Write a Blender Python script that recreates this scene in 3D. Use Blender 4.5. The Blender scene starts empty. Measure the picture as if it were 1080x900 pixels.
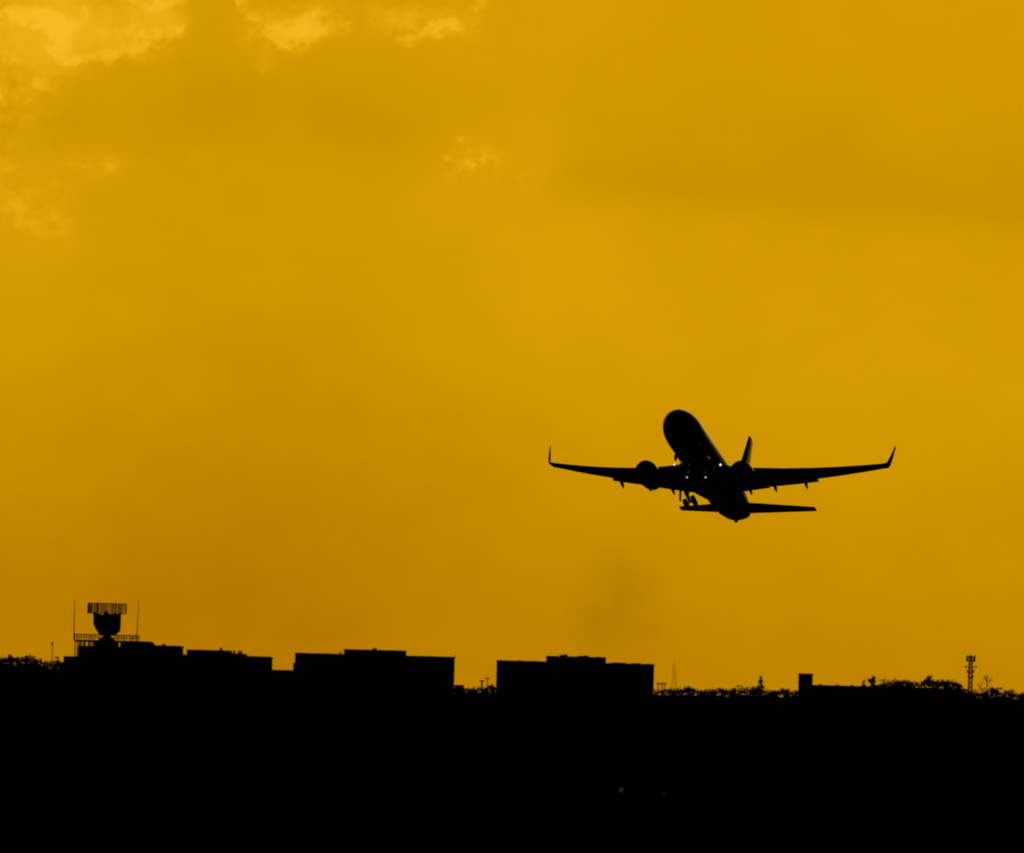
import bpy, bmesh, math, random
from mathutils import Vector, Matrix
C = bpy.context.scene.collection
SC = bpy.context.scene
rad = math.radians

# ------------------------------------------------------------------ camera
FOC = 6000.0                                   # focal length in photo pixels (1080 wide)
TH, RO = math.atan(292/FOC), rad(1.5)          # pitch up, slight roll of the hand-held camera
CAM = Vector((0, 0, 3.0))
fw = Vector((0, math.cos(TH), math.sin(TH)))
_r = Vector((1, 0, 0)); _u = Vector((0, -math.sin(TH), math.cos(TH)))
rt = _r*math.cos(RO) + _u*math.sin(RO)
up = _u*math.cos(RO) - _r*math.sin(RO)
cd = bpy.data.cameras.new('camera'); cam = bpy.data.objects.new('camera', cd); C.objects.link(cam)
cd.sensor_width = 36; cd.lens = 36*FOC/1080; cd.clip_start = 1; cd.clip_end = 60000
M = Matrix.Identity(4)
for i in range(3):
    M[i][0] = rt[i]; M[i][1] = up[i]; M[i][2] = -fw[i]; M[i][3] = CAM[i]
cam.matrix_world = M
cd.dof.use_dof = True; cd.dof.focus_distance = 545; cd.dof.aperture_fstop = .85
SC.camera = cam
SC.cycles.filter_width = 1.9

def ray(px, py):
    return fw + rt*((px-540)/FOC) + up*((450-py)/FOC)
def P(px, py, Y):                              # the point at ground distance Y in the direction of a photo pixel
    d = ray(px, py); return CAM + d*(Y/d.y)
def G(px, py):                                 # where that direction meets the ground
    d = ray(px, py); return CAM + d*(-CAM.z/d.z)

# ------------------------------------------------------------------ light and sky
SUN_AZ, SUN_EL = rad(9), rad(13)               # to the right of the view, beyond the airfield
sl = bpy.data.lights.new('sun', 'SUN'); sl.energy = 0.035; sl.angle = rad(20); sl.color = (1.0, 0.62, 0.2)
so = bpy.data.objects.new('sun', sl); C.objects.link(so)
sd = Vector((math.sin(SUN_AZ)*math.cos(SUN_EL), math.cos(SUN_AZ)*math.cos(SUN_EL), math.sin(SUN_EL)))
so.rotation_euler = sd.to_track_quat('Z', 'Y').to_euler()
vs = SC.view_settings
vs.view_transform = 'Standard'; vs.look = 'None'; vs.exposure = 0; vs.gamma = 1; vs.use_curve_mapping = False

W = bpy.data.worlds.new('World'); SC.world = W; W.use_nodes = True
nt = W.node_tree; nt.nodes.clear()
class E_:                                      # tiny expression helper for shader maths
    tree = nt
    def __init__(s, sock): s.k = sock
    def _op(op, a, b=None, c=None):
        n = E_.tree.nodes.new('ShaderNodeMath'); n.operation = op
        for i, v in enumerate((a, b, c)):
            if v is None: continue
            if isinstance(v, E_): E_.tree.links.new(v.k, n.inputs[i])
            else: n.inputs[i].default_value = v
        return E_(n.outputs[0])
    def __add__(s, o): return E_._op('ADD', s, o)
    __radd__ = __add__
    def __sub__(s, o): return E_._op('SUBTRACT', s, o)
    def __rsub__(s, o): return E_._op('SUBTRACT', o, s)
    def __mul__(s, o): return E_._op('MULTIPLY', s, o)
    __rmul__ = __mul__
def sstep(x, a, b):
    n = E_.tree.nodes.new('ShaderNodeMapRange'); n.interpolation_type = 'SMOOTHSTEP'
    E_.tree.links.new(x.k, n.inputs[0]); n.inputs[1].default_value = a; n.inputs[2].default_value = b
    n.inputs[3].default_value = 0; n.inputs[4].default_value = 1
    return E_(n.outputs[0])
def noise(vec, scale, detail=5, rough=.55, dist=0):
    n = E_.tree.nodes.new('ShaderNodeTexNoise'); E_.tree.links.new(vec.k, n.inputs['Vector'])
    n.inputs['Scale'].default_value = scale; n.inputs['Detail'].default_value = detail
    n.inputs['Roughness'].default_value = rough; n.inputs['Distortion'].default_value = dist
    return E_(n.outputs['Fac'])
def comb(a, b, c=0.0):
    n = E_.tree.nodes.new('ShaderNodeCombineXYZ')
    for i, v in enumerate((a, b, c)):
        if isinstance(v, E_): E_.tree.links.new(v.k, n.inputs[i])
        else: n.inputs[i].default_value = v
    return E_(n.outputs[0])

tc = nt.nodes.new('ShaderNodeTexCoord'); sx = nt.nodes.new('ShaderNodeSeparateXYZ')
nt.links.new(tc.outputs['Generated'], sx.inputs[0])
dx, dy, dz = (E_(sx.outputs[i]) for i in range(3))
AZ = E_._op('ARCTAN2', dx, dy); EL = E_._op('ARCSINE', dz)     # compass bearing and elevation, radians
K1 = 57.29578
AZd, ELd = AZ*K1, EL*K1                                         # degrees
def sky_at(px, py):                                             # photo pixel -> bearing, elevation in degrees
    d = ray(px, py).normalized(); return math.degrees(math.atan2(d.x, d.y)), math.degrees(math.asin(d.z))
PXD = math.degrees(1/FOC)
q = comb(AZd, ELd, 0.0)
w1 = noise(q, 1.6, 4, .55) - .5
w2 = noise(comb(AZd+31.7, ELd+11.3, 2.0), 1.6, 4, .55) - .5
AW, EW = AZd + w1*.75, ELd + w2*.55                             # warped sky coordinates for cloud outlines
AS, ES = AZd + w1*1.6, ELd + w2*.7
def blob(px, py, a, b, A=AW, E=EW):
    u, v = sky_at(px, py)
    x = (A-u)*(1/(a*PXD)); y = (E-v)*(1/(b*PXD))
    return E_._op('POWER', 2.718, (x*x + y*y)*-1)
# broad brightness of the veil of cloud
B = 0.94 + sstep(ELd, 0.3, 4.2)*.135
B = B - sstep(ELd, 1.6, -0.2)*.035
B = B - blob(280, 470, 260, 250, AS, ES)*.09 - blob(140, 620, 420, 120, AS, ES)*.055 - blob(290, 110, 190, 52)*.07 - blob(375, 145, 60, 34)*.025
B = B - blob(60, 135, 110, 34, AS, ES)*.04
B = B + blob(30, 260, 110, 110)*.025 + blob(560, 260, 130, 90, AS, ES)*.03
B = B + blob(930, 360, 330, 120, AS, ES)*.04
B = B - blob(640, 700, 170, 60, AS, ES)*.025 + blob(500, 690, 150, 90, AS, ES)*.025 - sstep(AZd, .3, 2.6)*sstep(ELd, 2.0, 4.5)*.035
# the flat dark layer on the right with its lower edge
uL, vL = sky_at(600, 212); uR, vR = sky_at(1080, 246)
edge = (AZd-uL)*((vR-vL)/(uR-uL)) + vL + w2*.14
layer = sstep(ELd-edge, -.16, .26)*sstep(AW, uL-.35, uL+.25)
B = B - layer*(.085 - sstep(ELd, 4.6, 6.9)*.085)
B = B + sstep(AZd, 1.5, 5.2)*sstep(ELd, 4.6, 7.0)*.025
# puffy lit cumulus, upper left
puff = noise(comb(AZd*1.0, ELd*1.25, 5.0), 2.1, 6, .58, .25)
fine = noise(comb(AZd, ELd*1.1, 9.0), 5.5, 5, .6, .2)
AC, EC = AZd + w1*.42 + (fine-.5)*.22, ELd + w2*.34 + (puff-.5)*.16
def cb(px, py, a, b): return blob(px, py, a, b, AC, EC)
def total(lst): 
    t_ = None
    for px, py, a, b, k in lst:
        e = cb(px, py, a, b)*k; t_ = e if t_ is None else t_ + e
    return t_
wisp = noise(comb(AZd*1.1+4.0, ELd*1.3, 14.0), 11.0, 4, .62, .3)
grain = (puff-.5)*.8 + (fine-.5)*1.0 + (wisp-.5)*.45
# thin sunlit veil round each bank, then the bright billow edges in it
bank = total([(20, 25, 75, 42, .9), (110, 28, 70, 40, .85), (172, 22, 34, 36, .8), (20, 86, 56, 40, .6), (12, 150, 40, 36, .35), (318, 26, 48, 32, .65), (262, 24, 24, 40, .4), (272, 70, 24, 20, .35),
              (462, 22, 60, 28, .55), (400, 14, 40, 20, .25), (492, 165, 40, 34, .5), (105, 168, 36, 24, .45), (195, 168, 40, 16, .35), (558, 188, 26, 30, .3), (20, 215, 60, 40, .42), (75, 240, 50, 26, .25)])
bill = total([(20, 18, 34, 10, .9), (52, 24, 26, 9, .9), (66, 42, 14, 15, .85), (92, 62, 26, 7, .8), (118, 58, 14, 10, .7), (138, 53, 20, 7, .8), (112, 30, 16, 9, .5), (140, 30, 18, 8, .75), (160, 44, 15, 9, .85), (186, 42, 14, 10, .65), (195, 32, 8, 8, .4),
              (166, 6, 26, 9, .95), (188, 2, 16, 8, .6), (88, 10, 10, 14, .45), (12, 40, 18, 8, .3), (15, 58, 12, 10, .25), (40, 88, 12, 12, .45), (14, 66, 16, 8, .4), (6, 100, 14, 12, .4), (28, 108, 14, 8, .3), (8, 205, 26, 12, .3), (18, 170, 16, 10, .22),
              (250, 4, 13, 10, .6), (264, 17, 11, 9, .45), (281, 30, 12, 12, .65), (292, 44, 14, 10, .7), (318, 36, 26, 12, .7), (338, 22, 26, 16, .65), (360, 34, 20, 9, .35), (308, 54, 16, 8, .4),
              (424, 46, 18, 8, .6), (446, 40, 18, 8, .5), (464, 30, 20, 11, .75), (482, 26, 12, 10, .5), (504, 5, 14, 10, .5),
              (484, 146, 13, 6, .55), (470, 163, 9, 8, .4), (500, 172, 16, 9, .5), (515, 158, 16, 10, .3), (122, 172, 14, 8, .3), (82, 172, 18, 10, .2)])
edgeL = 1 - sstep(AZd + (fine-.5)*.12, sky_at(196, 30)[0], sky_at(207, 30)[0])*sstep(ELd, sky_at(200, 110)[1], sky_at(200, 70)[1])*.75*(1-sstep(AZd, sky_at(236, 20)[0], sky_at(250, 20)[0]))
B = B + sstep(bank + grain*sstep(bank, .05, .45)*1.15, .05, 1.15)*edgeL*.165
B = B + sstep(bill + grain*sstep(bill, .08, .5)*1.5, .15, 1.0)*edgeL*.16
B = B + (noise(comb(AZd + ELd*.35, ELd*1.5 - AZd*.25, 3.0), 0.8, 6, .5) - .5)*.085 + (fine-.5)*.018
ramp = nt.nodes.new('ShaderNodeValToRGB'); cr = ramp.color_ramp
mr = nt.nodes.new('ShaderNodeMapRange'); nt.links.new(B.k, mr.inputs[0])
mr.inputs[1].default_value = .8; mr.inputs[2].default_value = 1.4; mr.inputs[3].default_value = 0; mr.inputs[4].default_value = 1
nt.links.new(mr.outputs[0], ramp.inputs[0])
def lin(c): return tuple(((v/255+.055)/1.055)**2.4 if v > 10 else v/255/12.92 for v in c) + (1,)
cr.elements[0].position = 0;   cr.elements[0].color = lin((178, 115, 0))
cr.elements[1].position = 1;   cr.elements[1].color = lin((246, 186, 36))
for p_, c_ in ((.333, (202, 145, 0)), (.5, (214, 156, 2)), (.7, (232, 172, 16))):
    e = cr.elements.new(p_); e.color = lin(c_)
# the sunset glow fills the sky beyond the airfield and dies away overhead and behind the camera
az2 = AZ*AZ*(1/.34**2)
lobe = E_._op('POWER', 2.718, (az2*az2)*-1)*(1 - sstep(EL, .15, .42))
glow = nt.nodes.new('ShaderNodeBackground'); nt.links.new(ramp.outputs[0], glow.inputs[0]); nt.links.new(lobe.k, glow.inputs[1])
ns = nt.nodes.new('ShaderNodeTexSky'); ns.sky_type = 'NISHITA'; ns.sun_disc = False
ns.sun_elevation = SUN_EL; ns.sun_rotation = SUN_AZ; ns.dust_density = 6; ns.air_density = 2
tint = nt.nodes.new('ShaderNodeMix'); tint.data_type = 'RGBA'; tint.blend_type = 'MULTIPLY'; tint.inputs[0].default_value = 1
nt.links.new(ns.outputs[0], tint.inputs[6]); tint.inputs[7].default_value = (1, .6, .05, 1)
nb = nt.nodes.new('ShaderNodeBackground'); nt.links.new(tint.outputs[2], nb.inputs[0]); nb.inputs[1].default_value = 0.0003
ad = nt.nodes.new('ShaderNodeAddShader'); wo = nt.nodes.new('ShaderNodeOutputWorld')
nt.links.new(glow.outputs[0], ad.inputs[0]); nt.links.new(nb.outputs[0], ad.inputs[1]); nt.links.new(ad.outputs[0], wo.inputs[0])

# ------------------------------------------------------------------ materials
def diffuse(name, col, col2=None, scale=1.0, detail=5):
    m = bpy.data.materials.new(name); m.use_nodes = True; t = m.node_tree; t.nodes.clear()
    o = t.nodes.new('ShaderNodeOutputMaterial'); d = t.nodes.new('ShaderNodeBsdfDiffuse'); d.inputs[1].default_value = 1
    if col2:
        tc_ = t.nodes.new('ShaderNodeTexCoord'); n = t.nodes.new('ShaderNodeTexNoise'); r = t.nodes.new('ShaderNodeValToRGB')
        n.inputs['Scale'].default_value = scale; n.inputs['Detail'].default_value = detail
        t.links.new(tc_.outputs['Object'], n.inputs['Vector']); t.links.new(n.outputs['Fac'], r.inputs[0])
        r.color_ramp.elements[0].position = .3; r.color_ramp.elements[0].color = (*col, 1)
        r.color_ramp.elements[1].position = .7; r.color_ramp.elements[1].color = (*col2, 1)
        t.links.new(r.outputs[0], d.inputs[0])
    else: d.inputs[0].default_value = (*col, 1)
    t.links.new(d.outputs[0], o.inputs[0]); return m
def gloss(name, col, rough=.4, metal=0.0, coat=0.0, spec=.5):
    m = bpy.data.materials.new(name); m.use_nodes = True; b = m.node_tree.nodes['Principled BSDF']
    t = m.node_tree
    b.inputs['Base Color'].default_value = (*col, 1); b.inputs['Metallic'].default_value = metal
    n = t.nodes.new('ShaderNodeTexNoise'); n.inputs['Scale'].default_value = .8; n.inputs['Detail'].default_value = 4
    r = t.nodes.new('ShaderNodeMapRange'); r.inputs[3].default_value = rough*.85; r.inputs[4].default_value = rough*1.15
    c_ = t.nodes.new('ShaderNodeTexCoord'); t.links.new(c_.outputs['Object'], n.inputs['Vector'])
    t.links.new(n.outputs['Fac'], r.inputs[0]); t.links.new(r.outputs[0], b.inputs['Roughness'])
    b.inputs['Specular IOR Level'].default_value = spec; b.inputs['Coat Weight'].default_value = coat; b.inputs['Coat Roughness'].default_value = .12
    return m
def lamp(name, col, s):
    m = bpy.data.materials.new(name); m.use_nodes = True; t = m.node_tree; t.nodes.clear()
    o = t.nodes.new('ShaderNodeOutputMaterial'); e = t.nodes.new('ShaderNodeEmission')
    e.inputs[0].default_value = (*col, 1); e.inputs[1].default_value = s; t.links.new(e.outputs[0], o.inputs[0]); return m
MT = dict(
    grass=diffuse('grass', (.022, .03, .012), (.045, .05, .02), .6),
    hill=diffuse('hill_soil', (.03, .035, .015), (.05, .045, .025), .02),
    brick=diffuse('dark_brick', (.07, .05, .04), (.11, .08, .06), .5),
    panel=diffuse('cladding', (.09, .085, .08), (.13, .12, .11), .35),
    roof=diffuse('roof_felt', (.04, .04, .04), (.06, .055, .05), .8),
    steel=diffuse('weathered_steel', (.10, .085, .07), (.16, .13, .1), 2),
    rust=diffuse('red_oxide_steel', (.26, .07, .03), (.32, .10, .04), 2),
    bark=diffuse('bark', (.05, .035, .025), (.09, .065, .045), 3),
    leaf=diffuse('leaf', (.03, .035, .012), (.065, .055, .02), .7),
    paint=gloss('aircraft_paint', (.04, .04, .043), .13, 0, .0, .27),
    belly=gloss('aircraft_belly_paint', (.03, .032, .04), .4, 0, 0, .3),
    metal=gloss('aircraft_metal', (.1, .1, .105), .5, .3),
    rubber=diffuse('rubber', (.02, .02, .02), (.035, .035, .035), 4),
    glass=gloss('cockpit_glass', (.01, .012, .015), .12),
    land=lamp('landing_light', (1.0, .93, .85), .95), land2=lamp('belly_landing_light', (1.0, .95, .9), .6),
    edge=lamp('edge_light', (.8, 1.0, .85), .05), edge_dim=lamp('edge_light_dim', (.8, 1.0, .85), .022))

# ------------------------------------------------------------------ mesh helpers
class MB:
    def __init__(s): s.bm = bmesh.new(); s.O = Vector((0, 0, 0))
    def off(s, o): s.O = Vector(o); return s
    def v(s, p): return s.bm.verts.new(Vector(p)-s.O)
    def box(s, a, b):
        x0, y0, z0 = a; x1, y1, z1 = b
        V = [s.v((x, y, z)) for z in (z0, z1) for y in (y0, y1) for x in (x0, x1)]
        for f in ((0,2,3,1), (4,5,7,6), (0,1,5,4), (2,6,7,3), (0,4,6,2), (1,3,7,5)): s.bm.faces.new([V[i] for i in f])
        return s
    def tube(s, a, b, r0, r1=None, n=6, cap=True):
        a, b = Vector(a), Vector(b); r1 = r0 if r1 is None else r1
        d = (b-a)
        if d.length < 1e-6: return s
        z = d.normalized(); x = z.orthogonal().normalized(); y = z.cross(x)
        A = [s.v(a+(x*math.cos(t)+y*math.sin(t))*r0) for t in [2*math.pi*i/n for i in range(n)]]
        Bv = [s.v(b+(x*math.cos(t)+y*math.sin(t))*r1) for t in [2*math.pi*i/n for i in range(n)]]
        for i in range(n): s.bm.faces.new((A[i], A[(i+1) % n], Bv[(i+1) % n], Bv[i])).smooth = n > 6
        if cap: s.bm.faces.new(A[::-1]); s.bm.faces.new(Bv)
        return s
    def loft(s, rings, cap=True, smooth=True):
        R = [[s.v(p) for p in r] for r in rings]; n = len(R[0])
        for a, b in zip(R, R[1:]):
            for i in range(n):
                s.bm.faces.new((a[i], a[(i+1) % n], b[(i+1) % n], b[i])).smooth = smooth
        if cap: s.bm.faces.new(R[0][::-1]); s.bm.faces.new(R[-1])
        return s
    def build(s, name, mat, parent=None):
        bmesh.ops.recalc_face_normals(s.bm, faces=s.bm.faces[:])
        me = bpy.data.meshes.new(name); s.bm.to_mesh(me); s.bm.free()
        me.materials.append(MT[mat]); o = bpy.data.objects.new(name, me); C.objects.link(o)
        if parent: o.parent = parent
        return o
def tag(o, label, cat, group=None, kind=None):
    o['label'] = label; o['category'] = cat
    if group: o['group'] = group
    if kind: o['kind'] = kind
    return o
def thing(name, label, cat, loc=(0, 0, 0), group=None):
    o = bpy.data.objects.new(name, None); C.objects.link(o); o.location = loc; o.empty_display_size = .5
    return tag(o, label, cat, group)

# ------------------------------------------------------------------ ground and far rise
m = MB()
N = 60
xs = [-14000 + 28000*i/N for i in range(N+1)]
ys = [-600, -200, 0, 60, 120, 200, 300, 450, 650, 900, 1150, 1400, 1800, 2600, 4200, 7000, 14000, 30000]
grid = [[m.v((x, y, 0)) for x in xs] for y in ys]
for a, b in zip(grid, grid[1:]):
    for i in range(N): m.bm.faces.new((a[i], a[i+1], b[i+1], b[i]))
g = m.build('ground', 'grass'); g['kind'] = 'structure'
random.seed(4)
def rise(x): return 3.6 + .8*math.sin(x*.013+1) + .5*math.sin(x*.047) - x*.004
m = MB(); prof = [(-60, -.2), (-36, .55), (-14, .92), (0, 1), (22, .85), (70, .4), (140, -.2)]
rings = []
for i in range(161):
    x = -420 + 840*i/160
    rings.append([(x, 1500+dy, rise(x)*k) for dy, k in prof])
R_ = [[m.v(p) for p in r] for r in rings]
for a, b in zip(R_, R_[1:]):
    for j in range(len(prof)-1): m.bm.faces.new((a[j], a[j+1], b[j+1], b[j])).smooth = True
hh = m.build('hill', 'hill'); hh['kind'] = 'structure'

# ------------------------------------------------------------------ airliner
air = thing('airliner', 'dark twin engine airliner climbing nose up with landing lights lit and wheels out', 'airplane')
YAW, PIT, ROL = rad(-104.15), rad(13.91), rad(0.74)
air.matrix_world = Matrix.Translation((19.825, 572.09, 27.237)) @ Matrix.Rotation(YAW, 4, 'Z') @ Matrix.Rotation(-PIT, 4, 'Y') @ Matrix.Rotation(ROL, 4, 'X')
def L(s, y, z): return (18-s, y, z)             # s = metres aft of the nose
fus = [(0, .04, .04, -.55), (.12, .28, .26, -.55), (.4, .55, .52, -.52), (.9, .86, .84, -.44), (1.6, 1.16, 1.18, -.30), (2.4, 1.40, 1.47, -.17), (3.4, 1.62, 1.72, -.07),
       (4.6, 1.79, 1.92, -.01), (6, 1.87, 2.0, 0), (9, 1.88, 2.01, 0), (13, 1.88, 2.01, 0), (17, 1.88, 2.01, 0), (21, 1.88, 2.01, 0), (24.5, 1.88, 2.01, 0), (27, 1.87, 1.99, .0), (29.5, 1.77, 1.90, .02),
       (32, 1.55, 1.66, .16), (34.2, 1.24, 1.30, .42), (36, .90, .92, .66), (37.3, .60, .60, .82), (38.0, .36, .36, .92)]
m = MB()
NF = 40
m.loft([[L(s, ry*math.sin(2*math.pi*i/NF), zc+rz*math.cos(2*math.pi*i/NF)) for i in range(NF)] for s, ry, rz, zc in fus])
body = m.build('fuselage', 'paint', air)
m = MB()                                        # wing to body fairing
m.loft([[L(s, ry*math.sin(2*math.pi*i/24), zc+rz*math.cos(2*math.pi*i/24)) for i in range(24)] for s, ry, rz, zc in
        ((10.6, .3, .12, -1.98), (11.5, 1.3, .45, -1.75), (12.8, 2.0, .85, -1.5), (14.5, 2.2, 1.02, -1.42), (18, 2.25, 1.05, -1.4), (20.5, 2.1, .98, -1.42), (22.3, 1.4, .62, -1.62), (23.6, .3, .12, -1.98))])
m.build('belly_fairing', 'belly', air)
m = MB()                                        # cockpit windows
for sgn in (-1, 1):
    for a0, a1 in ((4, 26), (29, 50), (53, 68)):
        pts = []
        for s_, r_, rz_, zc_, dz_ in ((2.05, 1.30, 1.36, -.22, 0), (2.75, 1.49, 1.57, -.13, 0)):
            for a in ((a0, a1) if s_ < 2.5 else (a1, a0)):
                t = rad(a); pts.append(L(s_+a*.006, sgn*(r_*math.sin(t)*1.025), zc_+rz_*math.cos(t)*1.025))
        m.bm.faces.new([m.v(p) for p in pts])
m.build('cockpit_window', 'glass', body)
m = MB()                                        # tail skid and exhaust tip
m.loft([[L(32.4, -.22, -1.2), L(32.4, .22, -1.2), L(33.6, .2, -.9), L(33.6, -.2, -.9)], [L(32.9, -.1, -1.45), L(32.9, .1, -1.45), L(33.3, .1, -1.4), L(33.3, -.1, -1.4)]], smooth=False)
m.build('tail_skid', 'metal', air)
m = MB(); m.tube(L(37.9, 0, .92), L(38.4, 0, .96), .24, .18, 12); m.build('exhaust_pipe', 'metal', body)
for s_, z_, h_ in ((9.4, 2.0, .5), (16.5, 2.0, .45)):      # blade aerials
    m = MB(); m.loft([[L(s_, -.03, z_-.1), L(s_, .03, z_-.1), L(s_+.5, .03, z_-.1), L(s_+.5, -.03, z_-.1)], [L(s_+.3, -.02, z_+h_), L(s_+.3, .02, z_+h_), L(s_+.55, .02, z_+h_), L(s_+.55, -.02, z_+h_)]], smooth=False)
    m.build('blade_aerial', 'paint', body)

def foil(s, y, z, c, t=.12, tw=0, ny=0.0):      # one wing section; ny leans it for winglets
    up_, lo = [], []
    for k in range(9):
        u = k/8; x = u*u*(3-2*u) if k else 0
        th = t*c*(1.48*math.sqrt(max(x, 0)) - .63*x - 1.76*x*x + 1.42*x**3 - .51*x**4)
        up_.append((x, th*1.05)); lo.append((x, -th*.8))
    pts = up_ + lo[::-1][1:-1]
    return [(s+x*c, y + ny*h, z + h*math.sqrt(1-ny*ny) - x*c*math.sin(tw)) for x, h in pts]
def wz(y): return -1.35 + .105*(y-1.9) + 1.25*max(0, (y-1.9)/15)**2
def wle(y): return 13.0 + (y-1.9)*(.70 if y < 4.8 else .54) + (0 if y < 4.8 else 2.9*.16)
def wte(y): return 20.6 + .02*y if y < 5.8 else 20.72 + (y-5.8)*.235
SPANS = [1.0, 1.9, 3.3, 4.8, 5.8, 8, 10.6, 13, 15, 16.6, 17.05]
for sg in (-1, 1):
    m = MB()
    m.loft([[L(s, sg*y, z) for s, y, z in foil(wle(y), y, wz(y), wte(y)-wle(y), .125 if y < 6 else .105, rad(1.5 - y*.12))] for y in SPANS])
    wing = m.build('wing', 'paint', air)
    m = MB(); c0 = wte(17.05)-wle(17.05); z0 = wz(17.05)       # blended winglet
    secs = [(17.05, 0, 0, c0, 0), (17.30, .05, .10, c0*.97, .25), (17.50, .2, .28, c0*.92, .6), (17.60, .48, .5, c0*.84, .85), (17.78, 1.5, 1.25, c0*.6, .97), (17.93, 2.45, 1.95, c0*.38, .97)]
    m.loft([[L(s, sg*y, z) for s, y, z in foil(wle(17.05)+ds, yy, z0+dzz, cc, (.16 if yy < 19 else .1), 0, -ny)] for yy, dzz, ds, cc, ny in secs])
    m.build('winglet', 'paint', wing)
    for ya, yb, ch, dfl in ((2.0, 5.8, 1.75, 9), (5.83, 10.6, 1.45, 9)):      # take-off flaps
        m = MB(); rr = []
        for y in (ya, (ya+yb)/2, yb):
            k = 1 - .25*(y-2)/9
            rr.append([L(s, sg*yy, z) for s, yy, z in foil(wte(y)-.75*k, y, wz(y)-.03 - (wte(y)-wle(y))*.012, ch*k*.82, .13, rad(dfl))])
        m.loft(rr); m.build('flap', 'paint', wing)
    for y, ln in ((4.0, 3.0), (6.5, 2.8), (9.5, 2.5)):                          # flap track fairings
        m = MB(); zt = wz(y)-.12; s0 = wte(y)-ln*.62
        m.loft([[L(s, sg*y + r*.62*math.sin(t), z + r*1.25*math.cos(t)) for t in [2*math.pi*i/10 for i in range(10)]] for s, z, r in
                ((s0-.4, zt-.18, .04), (s0+.1, zt-.28, .17), (s0+ln*.35, zt-.36, .25), (s0+ln*.6, zt-.46, .22), (s0+ln*.76, zt-.58, .13), (s0+ln*.86, zt-.66, .03))])
        m.build('flap_fairing', 'paint', wing)
    m = MB()                                                                   # leading-edge slats, drooped
    rr = []
    for y in (5.9, 9, 12.5, 16.2):
        c = (wte(y)-wle(y)); rr.append([L(wle(y)-.16+dx_*c, sg*y, wz(y)-.10*c*.5-.05+dz_*c) for dx_, dz_ in ((-.01, -.035), (.02, 0.0), (.09, .035), (.10, .03), (.05, -.005), (.03, -.035))])
    m.loft(rr); m.build('slat', 'metal', wing)
    # engine
    ey, ez = 4.83, -2.36
    eng = bpy.data.objects.new('engine', None); C.objects.link(eng); eng.parent = air
    def ring(s, r, z=ez, flat=1.0, n=28):
        return [L(s, sg*ey + r*math.sin(2*math.pi*i/n), z + r*math.cos(2*math.pi*i/n)*(flat if math.cos(2*math.pi*i/n) < 0 else 1)) for i in range(n)]
    m = MB()
    prof_ = [(12.6, .76), (11.35, .80), (11.05, .87), (10.95, .95), (11.05, 1.03), (11.5, 1.12), (12.4, 1.18), (13.4, 1.17), (14.4, 1.05), (15.0, .92), (14.9, .86), (14.3, .84)]
    m.loft([ring(s, r, ez-.02*(s-11), .93) for s, r in prof_], cap=False); m.build('nacelle', 'paint', eng)
    m = MB(); m.loft([ring(12.0, .78), ring(12.12, .78)])
    for k in range(24):
        a = 2*math.pi*k/24; b = a+.2
        m.bm.faces.new([m.v(L(11.98-.1*(i in (1, 2)), sg*ey+r*math.sin(t), ez+r*math.cos(t))) for i, (r, t) in enumerate(((.22, a), (.78, a), (.78, b), (.22, b)))])
    m.build('fan', 'metal', eng)
    m = MB(); m.loft([ring(11.5, .02, n=16), ring(11.65, .12, n=16), ring(11.9, .22, n=16), ring(12.05, .24, n=16)]); m.build('spinner', 'metal', eng)
    m = MB(); m.loft([ring(13.6, .72, ez-.04), ring(15.0, .62, ez-.06), ring(15.7, .48, ez-.07), ring(15.65, .42, ez-.07), ring(16.3, .1, ez-.08)]); m.build('exhaust_nozzle', 'metal', eng)
    m = MB(); m.loft([[L(11.9, sg*ey-.1, ez+1.0), L(11.9, sg*ey+.1, ez+1.0), L(12.6, sg*ey+.16, ez+1.3), L(12.6, sg*ey-.16, ez+1.3)],
                      [L(14.2, sg*ey-.18, ez+.9), L(14.2, sg*ey+.18, ez+.9), L(14.6, sg*ey+.18, wz(ey)+.2), L(14.6, sg*ey-.18, wz(ey)+.2)],
                      [L(17.0, sg*ey-.08, ez+.55), L(17.0, sg*ey+.08, ez+.55), L(17.4, sg*ey+.08, wz(ey)), L(17.4, sg*ey-.08, wz(ey))]], smooth=False); m.build('pylon', 'paint', eng)
    # tailplane
    m = MB()
    m.loft([[L(s, sg*y, z) for s, y, z in foil(33.3+.62*y, y, .78+.115*y, 4.1-.36*y, .10)] for y in (.3, 1.5, 3.5, 5.5, 6.9, 7.18)])
    m.build('tailplane', 'paint', air)
    # main gear, part way through its swing
    gear = bpy.data.objects.new('main_gear', None); C.objects.link(gear); gear.parent = air
    tl = rad(25)
    pv = Vector(L(19.6, sg*2.78, -1.45))
    def gp(dx_, out, dn):                       # dn along the leg, out away from the fuselage
        return pv + Vector((dx_, sg*(out*math.cos(tl) - dn*math.sin(tl)), -(dn*math.cos(tl)) - out*math.sin(tl)))
    m = MB(); m.tube(gp(0, 0, -.1), gp(0, 0, 1.35), .22, .2, 10); m.tube(gp(0, 0, 1.3), gp(0, 0, 1.95), .15, .14, 10)
    m.tube(gp(0, -.6, 1.95), gp(0, .6, 1.95), .09, .09, 8); m.tube(gp(0, -1.4, .15), gp(0, -.05, 1.1), .07, .07, 8); m.tube(gp(-.55, 0, 1.25), gp(-.08, 0, 1.85), .05, .05, 6)
    m.build('strut', 'metal', gear)
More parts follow.
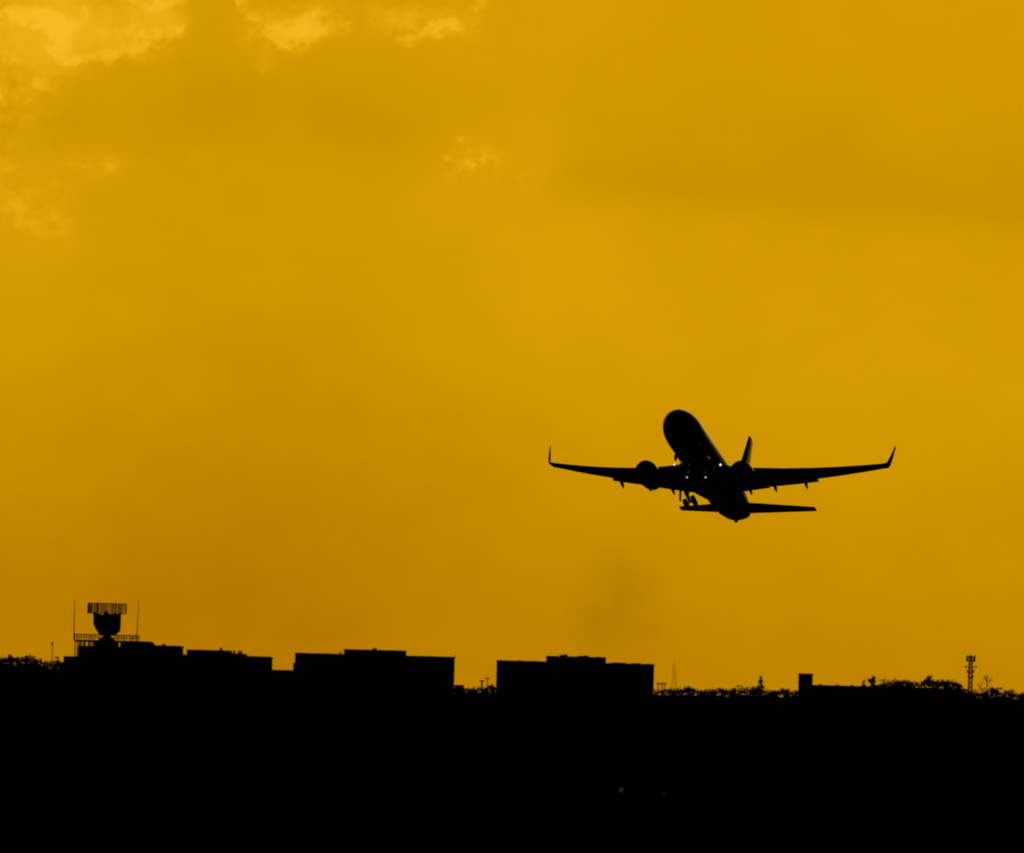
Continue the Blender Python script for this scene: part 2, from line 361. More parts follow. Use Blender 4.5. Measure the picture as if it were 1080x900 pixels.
    for o_ in (-.43, .43):
        m = MB(); ct = [(-.24, .30), (-.24, .47), (-.19, .555), (-.07, .58), (.07, .58), (.19, .555), (.24, .47), (.24, .30)]
        cpt = gp(0, o_, 1.95); ax = (gp(0, 1, 2)-gp(0, 0, 2)); e1 = Vector((1, 0, 0)); e2 = ax.cross(e1)
        m.loft([[cpt+ax*a_+(e1*math.cos(2*math.pi*i/20)+e2*math.sin(2*math.pi*i/20))*r_ for i in range(20)] for a_, r_ in ct])
        wh = m.build('wheel', 'rubber', gear)
        m = MB(); m.loft([[cpt+ax*a_+(e1*math.cos(2*math.pi*i/16)+e2*math.sin(2*math.pi*i/16))*r_ for i in range(16)] for a_, r_ in ((-.255, .27), (.255, .27))]); m.build('rim', 'metal', wh)
    m = MB(); m.loft([[gp(.5, .32, .1), gp(-.5, .32, .1), gp(-.5, .37, .1), gp(.5, .37, .1)], [gp(.4, .85, 1.35), gp(-.4, .85, 1.35), gp(-.4, .9, 1.35), gp(.4, .9, 1.35)]], smooth=False)
    m.build('gear_door', 'belly', gear)
    # landing lights: wing root and under the fairing
    for s_, y_, z_, r_, nm in ((13.05, 2.35, -1.2, .105 if sg < 0 else .12, 'wing_light'), (12.9, .95, -2.55, .085, 'belly_light')):
        m = MB(); m.tube(L(s_+.25, sg*y_, z_), L(s_, sg*y_, z_), r_*1.15, r_*1.15, 14)
        hs = m.build(nm, 'metal', air)
        m = MB(); m.tube(L(s_-.02, sg*y_, z_), L(s_-.05, sg*y_, z_), r_, r_*.9, 14); m.build('lens', 'land' if nm == 'wing_light' else 'land2', hs)
# fin
m = MB()
fin = [(29.0, .9, 7.6, .07), (29.9, 1.7, 6.9, .08), (31.0, 2.3, 6.0, .09), (33.2, 4.6, 4.7, .09), (35.9, 7.9, 2.75, .09), (36.75, 8.95, 2.2, .09), (37.1, 9.15, 1.7, .06)]
rings = []
for s, z, c, t in fin:
    up_ = []
    pr = [(0, 0), (.05, .028), (.2, .047), (.4, .05), (.7, .03), (1, .003)]
    pts = [(x, h) for x, h in pr] + [(x, -h) for x, h in pr[::-1][:-1]]
    rings.append([L(s+x*c, h*c*t/.09, z) for x, h in pts])
m.loft(rings); m.build('tail_fin', 'paint', air)
# nose gear
ng = bpy.data.objects.new('nose_gear', None); C.objects.link(ng); ng.parent = air
m = MB(); m.tube(L(4.1, 0, -1.7), L(4.0, 0, -3.15), .09, .07, 8); m.tube(L(4.0, -.26, -3.15), L(4.0, .26, -3.15), .06, .06, 8); m.tube(L(5.2, 0, -1.8), L(4.05, 0, -2.7), .05, .05, 6); m.build('strut', 'metal', ng)
for o_ in (-.22, .22):
    m = MB(); m.loft([[L(4.0+r_*math.cos(2*math.pi*i/18), o_+a_, -3.15+r_*math.sin(2*math.pi*i/18)) for i in range(18)] for a_, r_ in ((-.1, .2), (-.1, .29), (-.05, .34), (.05, .34), (.1, .29), (.1, .2))]); m.build('wheel', 'rubber', ng)
for sg in (-1, 1):
    m = MB(); m.loft([[L(3.2, sg*.38, -1.75), L(3.2, sg*.42, -1.75), L(5.0, sg*.42, -1.85), L(5.0, sg*.38, -1.85)], [L(3.3, sg*.52, -2.35), L(3.3, sg*.56, -2.35), L(4.9, sg*.56, -2.4), L(4.9, sg*.52, -2.4)]], smooth=False); m.build('gear_door', 'belly', ng)

# ------------------------------------------------------------------ buildings along the airfield edge
def block(par, name, mat, x0, x1, ytop, Y, depth, z0=0.0, org=None, zt=None):
    a = P(x0, ytop[0] if isinstance(ytop, tuple) else ytop, Y); b = P(x1, ytop[1] if isinstance(ytop, tuple) else ytop, Y)
    z = (a.z+b.z)/2 if zt is None else zt
    m = MB().off(par.location); m.box((a.x, Y, z0), (b.x, Y+depth, z))
    o = m.build(name, mat, par)
    return o, a.x, b.x, z
def coping(par, x0, x1, z, Y, depth, h=.25, pr=.06, holder=None):        # parapet coping round a flat roof
    m = MB().off(par.location)
    m.box((x0-pr, Y-pr, z-h), (x1+pr, Y-.003, z+.05)); m.box((x0-pr, Y+depth+.003, z-h), (x1+pr, Y+depth+pr, z+.05))
    m.box((x0-pr, Y-.003, z-h), (x0-.003, Y+depth+.003, z+.05)); m.box((x1+.003, Y-.003, z-h), (x1+pr, Y+depth+.003, z+.05))
    return m.build('parapet', 'roof', holder or par)
def building(label, px, Y, name='flat_roofed_building'):
    c = P(px, 740, Y); return thing(name, label, 'building', (c.x, Y+6, 0))
def vent(par, px, py, Y, w, h, z, name='roof_vent', holder=None):
    a = P(px, py, Y); m = MB().off(par.location)
    m.box((a.x-w/2, Y+2, z+.004), (a.x+w/2, Y+2+w, z+h*.8)); m.box((a.x-w*.65, Y+2-w*.15, z+h*.8+.003), (a.x+w*.65, Y+2+w*1.15, z+h))
    return m.build(name, 'steel', holder or par)

# radar building with annexes
rb = building('dark stepped block building on the left under and beside the radar platform', 140, 1206, 'stepped_building')
o, a, b, z = block(rb, 'wall', 'brick', 67, 84, 692.5, 1206, 14); coping(rb, a, b, z, 1206, 14, holder=o)
o, a, b, z = block(rb, 'wall', 'panel', 128, 157, 676.5, 1206, 16); coping(rb, a, b, z, 1206, 16, holder=o)
m = MB().off(rb.location); p0 = P(157.1, 676.8, 1206); p1 = P(160.3, 680.5, 1206); m.bm.faces.new  # sloping flashing at the roof step
V0 = [(p0.x, 1206.2, p0.z-.1), (p1.x, 1206.2, p1.z-.1), (p1.x, 1206.2, p1.z-1), (p0.x, 1206.2, p1.z-1)]
m.loft([V0, [(x, y+15, z_) for x, y, z_ in V0]], smooth=False); m.build('sloping_roof', 'roof', rb)
o, a, b, z = block(rb, 'wall', 'brick', 157.1, 189.2, (680.6, 681.6), 1206.4, 15.2); coping(rb, a, b, z, 1206.4, 15.2, holder=o)
vent(rb, 172, 681, 1206.4, .7, .35, z, holder=o)

# radar tower: masonry shaft, steel deck, railing, rods
RY = 1199.0
tw = thing('radar_tower', 'square tower with a railed steel deck and two thin rods carrying the radar', 'tower', (P(110, 740, RY).x, RY+6, 0))
o, ax0, bx0, zt = block(tw, 'tower_shaft', 'brick', 82.3, 127.6, (681.0, 682.2), RY+.8, 6.0)
dl, dr = P(78.3, 676, RY), P(145.2, 676, RY); zd = (P(100, 675.2, RY).z)
m = MB().off(tw.location); m.box((dl.x, RY, zd-.38), (dr.x, RY+6.6, zd)); m.build('deck', 'steel', tw)
for x_ in (83.3, 87.6, 93.0, 97.2, 122.6, 127.0):
    a = P(x_, 680, RY)
    for yy in (RY+1.1, RY+5.9):
        m = MB().off(tw.location); m.box((a.x-.15, yy-.15, zt+.003), (a.x+.15, yy+.15, zd-.382)); m.build('deck_support', 'steel', tw)
p0, p1 = P(98.5, 680, RY), P(123.0, 680, RY)
m = MB().off(tw.location); m.box((p0.x, RY+1.4, zt+.003), (p1.x, RY+5.6, zd-.382)); m.build('plinth', 'brick', tw)
a = P(78.6, 684, RY); m = MB().off(tw.location)
for yy in (RY+.2, RY+6.3): m.tube((a.x+.1, yy, 0), (a.x+.1, yy, zd-.382), .11, .11, 8)
m.build('deck_leg', 'steel', tw)
m = MB().off(tw.location)
hr = 1.12
for k in (1.0, .52):
    for p_, q_ in (((dl.x, RY+.06), (dr.x, RY+.06)), ((dl.x, RY+6.54), (dr.x, RY+6.54)), ((dl.x+.05, RY+.06), (dl.x+.05, RY+6.54)), ((dr.x-.05, RY+.06), (dr.x-.05, RY+6.54))):
        m.tube((p_[0], p_[1], zd+hr*k), (q_[0], q_[1], zd+hr*k), .10 if k == 1 else .055)
rl = m.build('railing', 'steel', tw)
for i, x_ in enumerate((78.9, 83.6, 89, 94, 98.5, 104, 109.5, 115, 120.6, 123.2, 128, 131.2, 137.2, 141, 144.8)):
    a = P(x_, 672, RY)
    for yy in (RY+.06, RY+6.54):
        m = MB().off(tw.location); m.tube((a.x, yy, zd+.003), (a.x, yy, zd+hr+.02), .08 + .03*(i % 3 == 0)); m.build('railing_post', 'steel', rl)
for x_, y0_, tilt in ((78.8, 632.5, 0), (145.0, 632.5, .30)):
    a = P(x_, y0_, RY); m = MB().off(tw.location)
    m.tube((a.x+.08, RY+.12, zd-.2), (a.x+tilt*.6, RY+.12, zd+4.5), .12, .095); m.tube((a.x+tilt*.6, RY+.12, zd+4.5), (a.x+tilt*.8, RY+.12, a.z), .095, .05)
    m.build('lightning_rod', 'rust', tw)

# radar antenna
RC = P(112.7, 676, RY+3.3)
ra = thing('radar_antenna', 'surveillance radar with a dark curved dish and a wide open grid array above it', 'radar', (RC.x, RY+3.3, zd))
DY = RY+3.3
def rp(px, py, dy=0): q_ = P(px, py, DY+dy); return Vector(q_)
m = MB().off(ra.location)
cx = RC.x
zb = rp(112.5, 669.5).z
m.loft([[(cx+r*math.cos(2*math.pi*i/20), DY+r*math.sin(2*math.pi*i/20), z_) for i in range(20)] for r, z_ in ((1.75, zd+.003), (1.6, zd+.35), (1.0, zd+.75), (.8, zd+1.1), (.85, zb+.2))], smooth=False)
m.build('pedestal', 'steel', ra)
out = [(98.2, 645.0), (100.2, 645.6), (101.2, 648.2), (104.5, 647.2), (107, 649.2), (109.5, 647.4), (111, 644.4), (113.2, 644.2), (114.2, 647.4), (118, 648.2), (121.5, 646.2), (124, 648.2), (127.8, 646.4), (127.4, 659), (126.9, 665.8), (121.5, 670.6), (105.2, 670.3), (101.2, 664.5), (98.4, 658.8)]
m = MB().off(ra.location); ctr = rp(112.8, 658)
rings = []
for k in (1, .75, .5, .25):                     # dish curved back from its rim
    rings.append([ctr + (rp(x_, y_)-ctr)*k + Vector((0, 1.0*(1-k*k), 0)) for x_, y_ in out])
back = [[p_ + Vector((0, .16, 0)) for p_ in r] for r in rings[::-1]]
m.loft(rings, cap=False); m.loft(back, cap=False)
fr = [m.v(p_) for p_ in rings[0]]; bk = [m.v(p_) for p_ in back[-1]]
for i in range(len(out)): m.bm.faces.new((fr[i], fr[(i+1) % len(out)], bk[(i+1) % len(out)], bk[i]))
for rg in (rings[-1], back[0]): m.bm.faces.new([m.v(p_) for p_ in rg])
bmesh.ops.remove_doubles(m.bm, verts=m.bm.verts[:], dist=.004)
m.build('dish', 'steel', ra)
m = MB().off(ra.location)                        # struts and ribs behind the dish
for x_ in (100.5, 106, 112.5, 119, 125):
    m.tube(rp(x_, 646.6, .5), rp(112.5+(x_-112.5)*.6, 669, 1.35), .09); m.tube(rp(x_, 655, 1.0), rp(112.5, 668, 2.0), .06)
m.tube(rp(99, 656, .9), rp(126, 657, .9), .08)
m.build('backing_frame', 'steel', ra)
m = MB().off(ra.location); m.tube(rp(112.5, 670, .1), rp(113, 667, -2.2), .1); m.box(tuple(rp(113, 667, -2.4)-Vector((.35, .3, .3))), tuple(rp(113, 667, -2.4)+Vector((.35, .3, .3)))); m.build('feed_horn', 'steel', ra)
arr = bpy.data.objects.new('grid_array', None); C.objects.link(arr); arr.parent = ra
arr.location = rp(113, 642, -.2) - ra.location
def am(): return MB().off(ra.location + arr.location)
x0a, x1a, zT, zB = rp(92.6, 642).x, rp(133.6, 642).x, rp(113, 636.6, -.2).z, rp(113, 647.4, -.2).z
m = am()
for z_, r_ in ((zT, .085), (zB, .06)):
    for yy in (DY-.3, DY+.1): m.tube((x0a, yy, z_), (x1a, yy, z_), r_, r_, 5)
for xx in (x0a, x1a): m.tube((xx, DY-.3, zB), (xx, DY-.3, zT), .06); 
m.build('array_frame', 'rust', arr)
NC = 36
for k in range(NC):
    xx = x0a + (x1a-x0a)*(k+.5)/NC
    w_ = .076 if k > 9 else .092
    w_ *= 1 + .22*math.sin(k*2.3) + .2*math.sin(k*.9)
    m = am(); m.box((xx-w_, DY-.34, zB+.07), (xx+w_, DY-.26, zT-.09))
    m.build('dipole_column', 'rust', arr)
for x_ in (103, 107.7, 122, 126): m = am(); a = rp(x_, 640); m.tube((a.x, DY+.1, zB-.4), (a.x, DY+.1, zT+.02), .10); m.build('array_strut', 'steel', arr)
for x_, e_ in ((104.5, 632.8), (122.5, 634.5)): a = rp(x_, e_); m = am(); m.tube((a.x, DY+.1, zT), (a.x, DY+.1, a.z), .03); m.build('array_rod', 'steel', arr)

# second cluster
b2 = building('long low building stepping down in three roofs right of the radar block', 240, 1190, 'stepped_building')
o, a, b, z = block(b2, 'link_wall', 'brick', 186, 196.9, 690.2, 1194, 12)
o, a, b, z = block(b2, 'wall', 'panel', 197, 240, (685.0, 686.6), 1190, 18); coping(b2, a, b, z, 1190, 18, holder=o); vent(b2, 232.5, 684, 1190, .55, .55, z, holder=o)
o, a, b, z = block(b2, 'wall', 'brick', 240.05, 256.6, (689.4, 689.8), 1190.3, 17); coping(b2, a, b, z, 1190.3, 17, holder=o)
for x_ in (243.2, 246.5, 251.5, 253.8): vent(b2, x_, 688, 1190.3, .42, .62, z, 'vent_pipe', o)
o, a, b, z = block(b2, 'wall', 'panel', 256.65, 283.8, (692.0, 693.0), 1190.6, 18); coping(b2, a, b, z, 1190.6, 18, holder=o)
sh = building('low flat shed filling the gap between two taller dark buildings', 297, 1198, 'low_shed')
o, a, b, z = block(sh, 'wall', 'brick', 283, 310, (706.4, 707.4), 1198, 10); coping(sh, a, b, z, 1198, 10, .18, .04, o)

b3 = building('wide dark building with a raised middle roof storey and one small rooftop cap', 395, 1180, 'flat_roofed_building')
o, a, b, z3 = block(b3, 'wall', 'panel', 311.2, 478.6, (688.6, 693.2), 1180, 26); coping(b3, a, b, z3, 1180, 26, holder=o)
o2, a, b, zp = block(b3, 'penthouse', 'brick', 362.8, 427.4, (684.6, 686.8), 1184, 14, z0=z3+.004); coping(b3, a, b, zp, 1184, 14, .2, .05, o2)
vent(b3, 395, 684, 1184, .8, .4, zp, holder=o2)
vent(b3, 359, 689, 1180, .35, .55, z3, 'vent_pipe', o); vent(b3, 480, 692, 1180, .25, .45, z3, 'vent_pipe', o)
m = MB().off(b3.location); q_ = P(309.2, 699, 1182); m.box((q_.x, 1182, 0), (P(311.15, 699, 1182).x, 1186, q_.z)); m.build('side_duct', 'steel', b3)
s2 = building('tiny low hut against the right end of the building with the raised roof', 484, 1188, 'low_hut')
o, a, b, z = block(s2, 'wall', 'brick', 479.2, 489.2, (722.6, 723.0), 1184, 6); coping(s2, a, b, z, 1184, 6, .12, .03, o)

b4 = building('square shouldered dark building with ragged raised roof storey in the centre', 606, 1170, 'flat_roofed_building')
o, a, b, z4 = block(b4, 'wall', 'panel', 523.8, 690, (696.4, 701.2), 1170, 30); coping(b4, a, b, z4, 1170, 30, holder=o)
o2, a, b, zp = block(b4, 'penthouse', 'brick', 576.6, 639.2, (692.2, 694.0), 1175, 15, z0=z4+.004); coping(b4, a, b, zp, 1175, 15, .2, .05, o2)
random.seed(8)
for x_, w_, h_ in ((580.5, 1.2, .14), (587.5, .5, .2), (594.6, 1.5, .42), (596.5, .5, .6), (603, 1.9, .13), (610.5, .7, .2), (616.3, 1.9, .3), (618, .5, .42), (625, 1.3, .12), (630.5, .5, .24), (635.8, 1.2, .14)):
    vent(b4, x_, 692, 1175, w_, h_, zp, holder=o2)
for x_, w_, h_ in ((531, 1.4, .1), (548, .8, .16), (563, 1.6, .1), (646.5, 1.1, .16), (655, 2.2, .24), (666, .8, .13), (672.5, 1.5, .2), (683.5, 1.0, .14)):
    vent(b4, x_, 697, 1170, w_, h_, z4, holder=o)

b5 = building('long low building with a square stub tower at its left end', 900, 1230, 'low_building')
o, a, b, z = block(b5, 'stub_tower', 'brick', 843.2, 857.3, (710.4, 711.0), 1230, 4.5); coping(b5, a, b, z, 1230, 4.5, .2, .05, o)
o, a, b, z = block(b5, 'wall', 'panel', 857.4, 1004, (722.4, 726.6), 1230.4, 16); coping(b5, a, b, z, 1230.4, 16, .2, .05, o)
for x_ in (866, 884, 899): vent(b5, x_, 722, 1230.4, .6, .22, z, holder=o)

# ------------------------------------------------------------------ poles and masts
def pole(name, label, cat, px, pt, Y, r, arms, group=None):
    t = P(px, pt, Y); o = thing(name, label, cat, (t.x, Y, 0), group)
    m = MB(); m.tube((0, 0, 0), (0, 0, t.z), r, r*.8, 8); m.build('post', 'steel', o)
    for nm, (x0_, x1_, dz_, th_, dp_) in arms:
        m = MB(); m.box((x0_, -dp_, t.z+dz_), (x1_, dp_, t.z+dz_+th_)); m.build(nm, 'steel', o)
    return o
pole('street_lamp', 'thin lamp post with a small round head above the bushes at far left', 'lamp post', 55.2, 680, 1210, .09,
     [('lamp_head', (-.32, .32, 0.003, .28, .25)), ('bracket', (-.16, .16, -.35, .12, .08)), ('lamp_cap', (-.1, .1, .286, .25, .1))])
pole('floodlight_pole', 'thicker and shorter of two T shaped poles left of the central building', 'pole', 508.3, 719, 1215, .24, [('crossarm', (-.62, .5, 0.003, .28, .2))])
pole('floodlight_pole', 'thinner and taller of two T shaped poles left of the central building', 'pole', 514.2, 716, 1218, .12, [('crossarm', (-.55, .35, 0.003, .22, .15))])
t = P(698, 722, 1212); gn = thing('pipe_gantry', 'small gantry of two posts and a crossbar at right end of central building', 'gantry', (t.x, 1212, 0))
for x_ in (-.75, .1, .65):
    m = MB(); m.tube((x_, 0, 0), (x_, 0, t.z), .1, .1, 8); m.build('post', 'steel', gn)
m = MB(); m.box((-1.2, -.15, t.z+.003), (1.0, .15, t.z+.3)); m.build('crossbar', 'steel', gn)
t = P(778.6, 724, 1385); pole('signal_mast', 'little T topped signal mast poking from treetops right of the central building', 'mast', 778.6, 724.3, 1385, .12, [('crossarm', (-.7, .6, .003, .26, .2)), ])

def lattice(par, h, w0, w1, r, bays, mat='steel', name='lattice_shaft', z0=0):
    m = MB(); cs = ((1, 1), (-1, 1), (-1, -1), (1, -1))
    def pt(i, k): w = (w0 + (w1-w0)*k)/2; return Vector((cs[i % 4][0]*w, cs[i % 4][1]*w, z0+h*k))
    for i in range(4): m.tube(pt(i, 0), pt(i, 1), r, r, 5)
    for b_ in range(bays):
        k0, k1 = b_/bays, (b_+1)/bays
        for i in range(4): m.tube(pt(i, k0), pt(i+1, k1), r*.6, r*.6, 4); m.tube(pt(i+1, k0), pt(i, k1), r*.6, r*.6, 4); m.tube(pt(i, k1), pt(i+1, k1), r*.6, r*.6, 4)
    return m.build(name, mat, par)
MY = 1400
t = P(1024, 691.5, MY); mast = thing('radio_mast', 'slim lattice radio mast with boxy aerials on top, at the far right', 'mast', (t.x, MY, 0))
hm = P(1023, 698, MY).z
lattice(mast, hm, .95, .75, .16, 14)
m = MB(); m.box((-1.2, -1.0, hm+.003), (1.2, 1.0, hm+.2)); m.build('platform', 'steel', mast)
for i in range(6):
    a_ = 2*math.pi*i/6+.2; cx_, cy_ = .98*math.cos(a_), .9*math.sin(a_)
    m = MB(); m.box((cx_-.17, cy_-.1, hm+.205), (cx_+.17, cy_+.1, hm+1.55 - .15*(i % 2))); m.build('panel_aerial', 'steel', mast)
m = MB(); m.tube((-1.15, 0, hm+1.1), (1.2, 0, hm+1.1), .08); m.tube((0, 0, hm), (0, 0, hm+1.9), .06); m.build('top_frame', 'steel', mast)
for py_, w_ in ((703.5, 1.25), (708.5, .8), (714, .55)):
    zc_ = P(1024, py_, MY).z; m = MB(); m.tube((-w_, -.3, zc_), (w_, -.3, zc_), .08)
    m.box((-w_-.15, -.42, zc_-.35), (-w_+.15, -.2, zc_+.35)); m.box((w_-.15, -.42, zc_-.3), (w_+.15, -.2, zc_+.4)); m.build('crossarm', 'steel', mast)
FY = 7000
t = P(711.5, 692.5, FY); far = thing('broadcast_tower', 'very faint pale tower far off right of the central building', 'tower', (t.x, FY, 0))
lattice(far, t.z-9, 10, 2.6, .085, 26, 'rust'); m = MB(); m.tube((0, 0, t.z-9), (0, 0, t.z), .16, .10, 6); m.build('top_aerial', 'rust', far)

# ------------------------------------------------------------------ trees
def leafquad(m, c, s, rnd):
    n = Vector((rnd.gauss(0, 1), rnd.gauss(0, 1), rnd.gauss(0, 1))).normalized(); x = n.orthogonal().normalized(); y = n.cross(x)
    a = rnd.random()*6.28; x, y = x*math.cos(a)+y*math.sin(a), y*math.cos(a)-x*math.sin(a)
    m.bm.faces.new([m.v(c+x*s), m.v(c+y*s*.55), m.v(c-x*s*.9), m.v(c-y*s*.5)])
def tree(kind, label, px, pt, wpx, Y, group='trees and bushes along the skyline', name='tree'):
    rnd = random.Random(int(px*13)+int(pt)); t = P(px, pt, Y); H = t.z; k = Y/FOC
    o = thing(name, label, 'tree' if name == 'tree' else 'bush', (t.x, Y, 0), group)
    w = wpx*k*.5
    tr = MB(); cm = MB()
    top = Vector((0, 0, H*.98)); bend = rnd.uniform(-.1, .1)*w
    pts = [Vector((bend*math.sin(i*1.2), 0, H*.92*i/5)) for i in range(6)]
    r0 = .06*w+.12
    for i in range(5): tr.tube(pts[i], pts[i+1], r0*(1-i/5.6), r0*(1-(i+1)/5.6), 7)
    limbs = []
    nl = dict(dense=9, round=9, sparse=13, bare=18, spire=8)[kind]
    for i in range(nl):
        f = rnd.uniform(.45, .93); a = rnd.random()*6.28; b0 = Vector((0, 0, H*f*.92))
        ln = w*(1.15 if kind != 'spire' else .6)*rnd.uniform(.5, 1.0)
        ln = min(ln, (H-b0.z)*1.4+w*.25)
        e = b0 + Vector((math.cos(a)*ln, math.sin(a)*ln, min(ln*rnd.uniform(.6, 1.4), H-b0.z)))
        md = (b0+e)/2 + Vector((math.cos(a), math.sin(a), -.6))*ln*.12
        tr.tube(b0, md, r0*.4, r0*.28, 5); tr.tube(md, e, r0*.28, .03, 5); limbs.append((b0, md, e))
        for j in range(3 if kind in ('bare', 'sparse') else 1):
            s_ = md.lerp(e, rnd.uniform(.1, .8)); e2 = s_ + Vector((rnd.uniform(-.5, .5)*w, rnd.uniform(-.5, .5)*w, rnd.uniform(.15, .6)*w)); e2.z = min(e2.z, H)
            tr.tube(s_, e2, .07, .02, 4); limbs.append((s_, s_.lerp(e2, .5), e2))
    dens = dict(dense=1.5, round=1.5, sparse=.75, bare=.2, spire=1.1)[kind]
    # clumps of leaves through the crown volume
    ch = min(H*.8, w*(2.6 if kind == 'spire' else 2.2)+2.2)
    cl = []
    for i in range({'dense': 46, 'round': 44, 'sparse': 30, 'bare': 15, 'spire': 30}[kind]):
        zf = rnd.random()
        if kind == 'spire': rr = w*(1-zf)**.8*1.3
        elif kind == 'round': rr = w*1.15*math.sqrt(max(.03, 1-(zf*2-1)**2)) if zf > .5 else w*1.15
        else: rr = w*1.25*max(.18, 1-zf**2.2)
        a = rnd.random()*6.28; q_ = rr*math.sqrt(rnd.random())
        cl.append((Vector((math.cos(a)*q_, math.sin(a)*q_, H-ch+zf*ch*.97)), rnd.uniform(.3, .62)*max(.55, w*.42)))
    for b0, md, e in limbs: cl.append((e, .25+.12*w))
    for c, rr in cl:
        for i in range(int((60 if kind != 'bare' else 30)*dens*rnd.uniform(.5, 1.5))+2):
            d = Vector((rnd.gauss(0, .5), rnd.gauss(0, .5), rnd.gauss(0, .42)))*rr
            p_ = c+d
            if p_.z > H+.12 or (p_.z > H-.5 and rnd.random() < .5): continue
            leafquad(cm, p_, rnd.uniform(.07, .19), rnd)
    tr.build('trunk', 'bark', o); cm.build('crown', 'leaf', o)
    return o
TR = [
 ('dense', 'bushy dark tree at the very left edge of the skyline', 2, 694, 11, 1300),
 ('dense', 'second tree from the left edge, with the highest pointed top of the leftmost clump', 11, 690, 11, 1296),
 ('dense', 'slightly lower bushy tree between the two highest tops of the leftmost clump', 19.5, 695, 11, 1303),
 ('dense', 'broad bushy tree with a flat ragged top left of the lamp post', 28.5, 691.5, 14, 1298),
 ('dense', 'sloping bushy tree just left of the lamp post, at the clump\'s right shoulder', 38, 695, 11, 1302),
 ('sparse', 'low thin bush directly behind the foot of the lamp post', 48, 698.5, 12, 1304),
 ('sparse', 'thin scrubby tree between the lamp post and the radar building', 60.5, 692.5, 9, 1299),
 ('sparse', 'faint low shrub touching the left wall of the radar building', 66, 698, 6, 1306),
 ('dense', 'low bush beside the hut left of the T shaped poles', 495, 727.5, 17, 1320),
 ('dense', 'low dark bush around the feet of the T shaped poles', 513, 725.5, 9, 1322),
 ('sparse', 'thin pale bush against the left wall of the central building', 519.5, 721, 6, 1318),
 ('bare', 'small see through shrub under the faint far tower', 712, 728, 16, 1390),
 ('round', 'compact dark round tree right of the faint far tower', 728, 724.5, 14, 1385),
 ('sparse', 'wispy shrub just right of the compact round tree', 740.5, 728, 9, 1392),
 ('bare', 'small bare bush with two prongs like a V', 752, 726.5, 11, 1388),
 ('round', 'small egg shaped dark tree left of the signal mast', 762.5, 726, 10, 1384),
 ('dense', 'dark bush at the foot of the little signal mast', 774.5, 725.5, 11, 1386),
 ('dense', 'broad dark tree mound below the thin spire', 797, 724.5, 28, 1390),
 ('spire', 'thin pointed spire of a tree rising from the broad mound', 802.3, 713.5, 6, 1387),
 ('dense', 'low tree mound halfway between the spire and the stub tower', 814, 729, 13, 1393),
 ('sparse', 'small upright tree nearest left of the stub tower', 829, 725.5, 8, 1391),
 ('dense', 'low bush touching the left side of the stub tower', 838.5, 732, 8, 1394),
 ('sparse', 'tiny thin treetop first to show above the long low roof', 911, 717.5, 5, 1330),
 ('sparse', 'upright twiggy tree, tallest above the middle of the long low roof', 921, 713, 8, 1332),
 ('bare', 'faint bare tree just right of the upright twiggy tree', 933, 714.5, 10, 1335),
 ('sparse', 'faint low treetop between the bare tree and the domed crown above the low roof', 944, 718, 10, 1333),
 ('dense', 'low domed treetop above the right half of the long low roof', 958, 717, 18, 1331),
 ('sparse', 'narrow pointed tree, tallest at the right end of the long low roof', 979.5, 711.5, 9, 1334),
 ('sparse', 'twiggy rounded tree right of the narrow pointed one', 988.5, 717.5, 11, 1336),
 ('dense', 'wide dark treetop at the end of the long low roof', 998.5, 717.5, 17, 1330),
 ('dense', 'lower dark tree just left of the lattice radio mast', 1011, 721, 14, 1332),
 ('dense', 'low dark tree around the foot of the lattice radio mast', 1024, 727.5, 15, 1338),
 ('bare', 'bare branching tree just right of the lattice radio mast', 1041, 711.5, 16, 1336),
 ('sparse', 'low ruddy bush between the bare tree and the small round treetop at far right', 1051.5, 725.5, 10, 1340),
 ('round', 'small round dark treetop near the right edge', 1065, 727.5, 12, 1337),
 ('dense', 'low bushy tree cut by the right edge', 1079, 731, 12, 1341),
 ('dense', 'low bush under the bare tree at far right', 1040, 729, 13, 1343),
]
for kd, lb, px, pt, w_, Y in TR: tree(kd, lb, px, pt, w_, Y)

# far wood along the rise, one continuous mass
rnd = random.Random(21); m = MB()
from mathutils import noise as mnoise
def canopy(px, Y):                              # canopy top: a long even wood, a little higher on the left rise
    x = P(px, 742, Y).x
    base = 696.5 + (703-696.5)*min(1, max(0, (px-30)/30)) + (729-703)*min(1, max(0, (px-60)/270)) + max(0, px-500)*.0118
    base -= 1.6*min(1, max(0, (px-690)/15)) + 0.6*min(1, max(0, (px-985)/15))
    base -= 11*min(1, max(0, (px-908)/25))*min(1, max(0, (1022-px)/14))
    h = P(px, base, Y).z
    return x, h + 1.1*mnoise.noise(Vector((x*.22, Y*.05, 0))) + .8*mnoise.noise(Vector((x*.8, Y*.2, 3)))
rows = []
for Y, k in ((1440, 0), (1452, .7), (1462, .9), (1485, .93), (1515, .9), (1535, .6), (1550, 0)):
    rows.append([])
    for i in range(281):
        x, h = canopy(-160+5*i, Y); rows[-1].append(m.v((x, Y, h*k-.3)))
for a, b in zip(rows, rows[1:]):
    for i in range(280): m.bm.faces.new((a[i], a[i+1], b[i+1], b[i]))
for i in range(26000):
    px = rnd.uniform(-160, 1240); Y = rnd.uniform(1452, 1530)
    x, h = canopy(px, Y)
    leafquad(m, Vector((x, Y, h - abs(rnd.gauss(0, .6)) + .45)), rnd.uniform(.15, .42), rnd)
wd = m.build('far_wood', 'leaf'); tag(wd, 'continuous dark line of distant woodland along the horizon', 'woodland', kind='stuff')

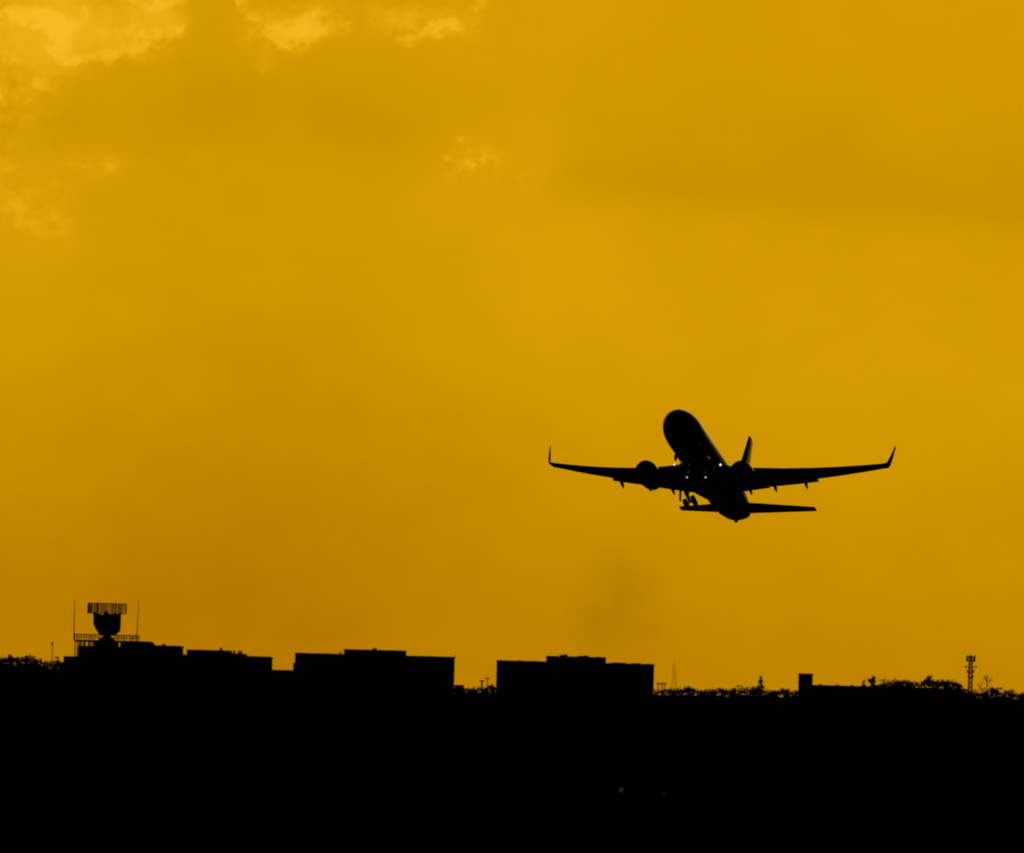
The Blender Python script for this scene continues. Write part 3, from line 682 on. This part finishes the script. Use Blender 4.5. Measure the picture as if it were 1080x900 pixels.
# ------------------------------------------------------------------ airfield edge lights in the grass
for px, py, s_, lb in ((655, 841, 1.0, 'brighter of two tiny airfield lights in the black foreground'), (700.5, 846, .5, 'dimmer of two tiny airfield lights in the black foreground')):
    c = G(px, py); o = thing('edge_light', lb, 'airfield light', (c.x, c.y, 0), 'airfield edge lights')
    m = MB(); m.tube((0, 0, 0), (0, 0, .03), .09, .08, 12); m.tube((0, 0, .03), (0, 0, .2), .03, .03, 8); m.build('stake', 'steel', o)
    m = MB(); r_ = .028*s_+.012
    m.loft([[(r*math.cos(2*math.pi*i/12), r*math.sin(2*math.pi*i/12), z_) for i in range(12)] for r, z_ in ((r_, .203), (r_*1.1, .203+r_), (r_*.7, .203+r_*1.9), (r_*.2, .203+r_*2.2))]); m.build('glass_dome', 'edge' if s_ == 1 else 'edge_dim', o)

# ------------------------------------------------------------------ exhaust smoke hanging behind the climbing aircraft
m = MB(); c0 = P(646, 640, 760)
sm = bpy.data.objects.new('exhaust_smoke', None)
bm = m.bm; bmesh.ops.create_icosphere(bm, subdivisions=3, radius=1.0)
sm = m.build('exhaust_smoke', 'leaf'); sm.location = c0; sm.scale = (9.5, 12, 13.5)
mt = bpy.data.materials.new('thin_smoke'); mt.use_nodes = True; t = mt.node_tree; t.nodes.clear(); E_.tree = t
to = t.nodes.new('ShaderNodeTexCoord'); ln_ = t.nodes.new('ShaderNodeVectorMath'); ln_.operation = 'LENGTH'; t.links.new(to.outputs['Object'], ln_.inputs[0])
fall = 1 - sstep(E_(ln_.outputs['Value']), .1, .98)
nz = noise(E_(to.outputs['Object']), 1.9, 4, .6)
dn = fall*sstep(nz, .28, .72)*.023
va = t.nodes.new('ShaderNodeVolumeAbsorption'); va.inputs[0].default_value = (.32, .22, .05, 1); t.links.new(dn.k, va.inputs[1])
oo = t.nodes.new('ShaderNodeOutputMaterial'); t.links.new(va.outputs[0], oo.inputs['Volume'])
sm.data.materials.clear(); sm.data.materials.append(mt)
tag(sm, 'thin brown smudge of engine exhaust hanging in the sky below the aircraft', 'smoke', kind='stuff')
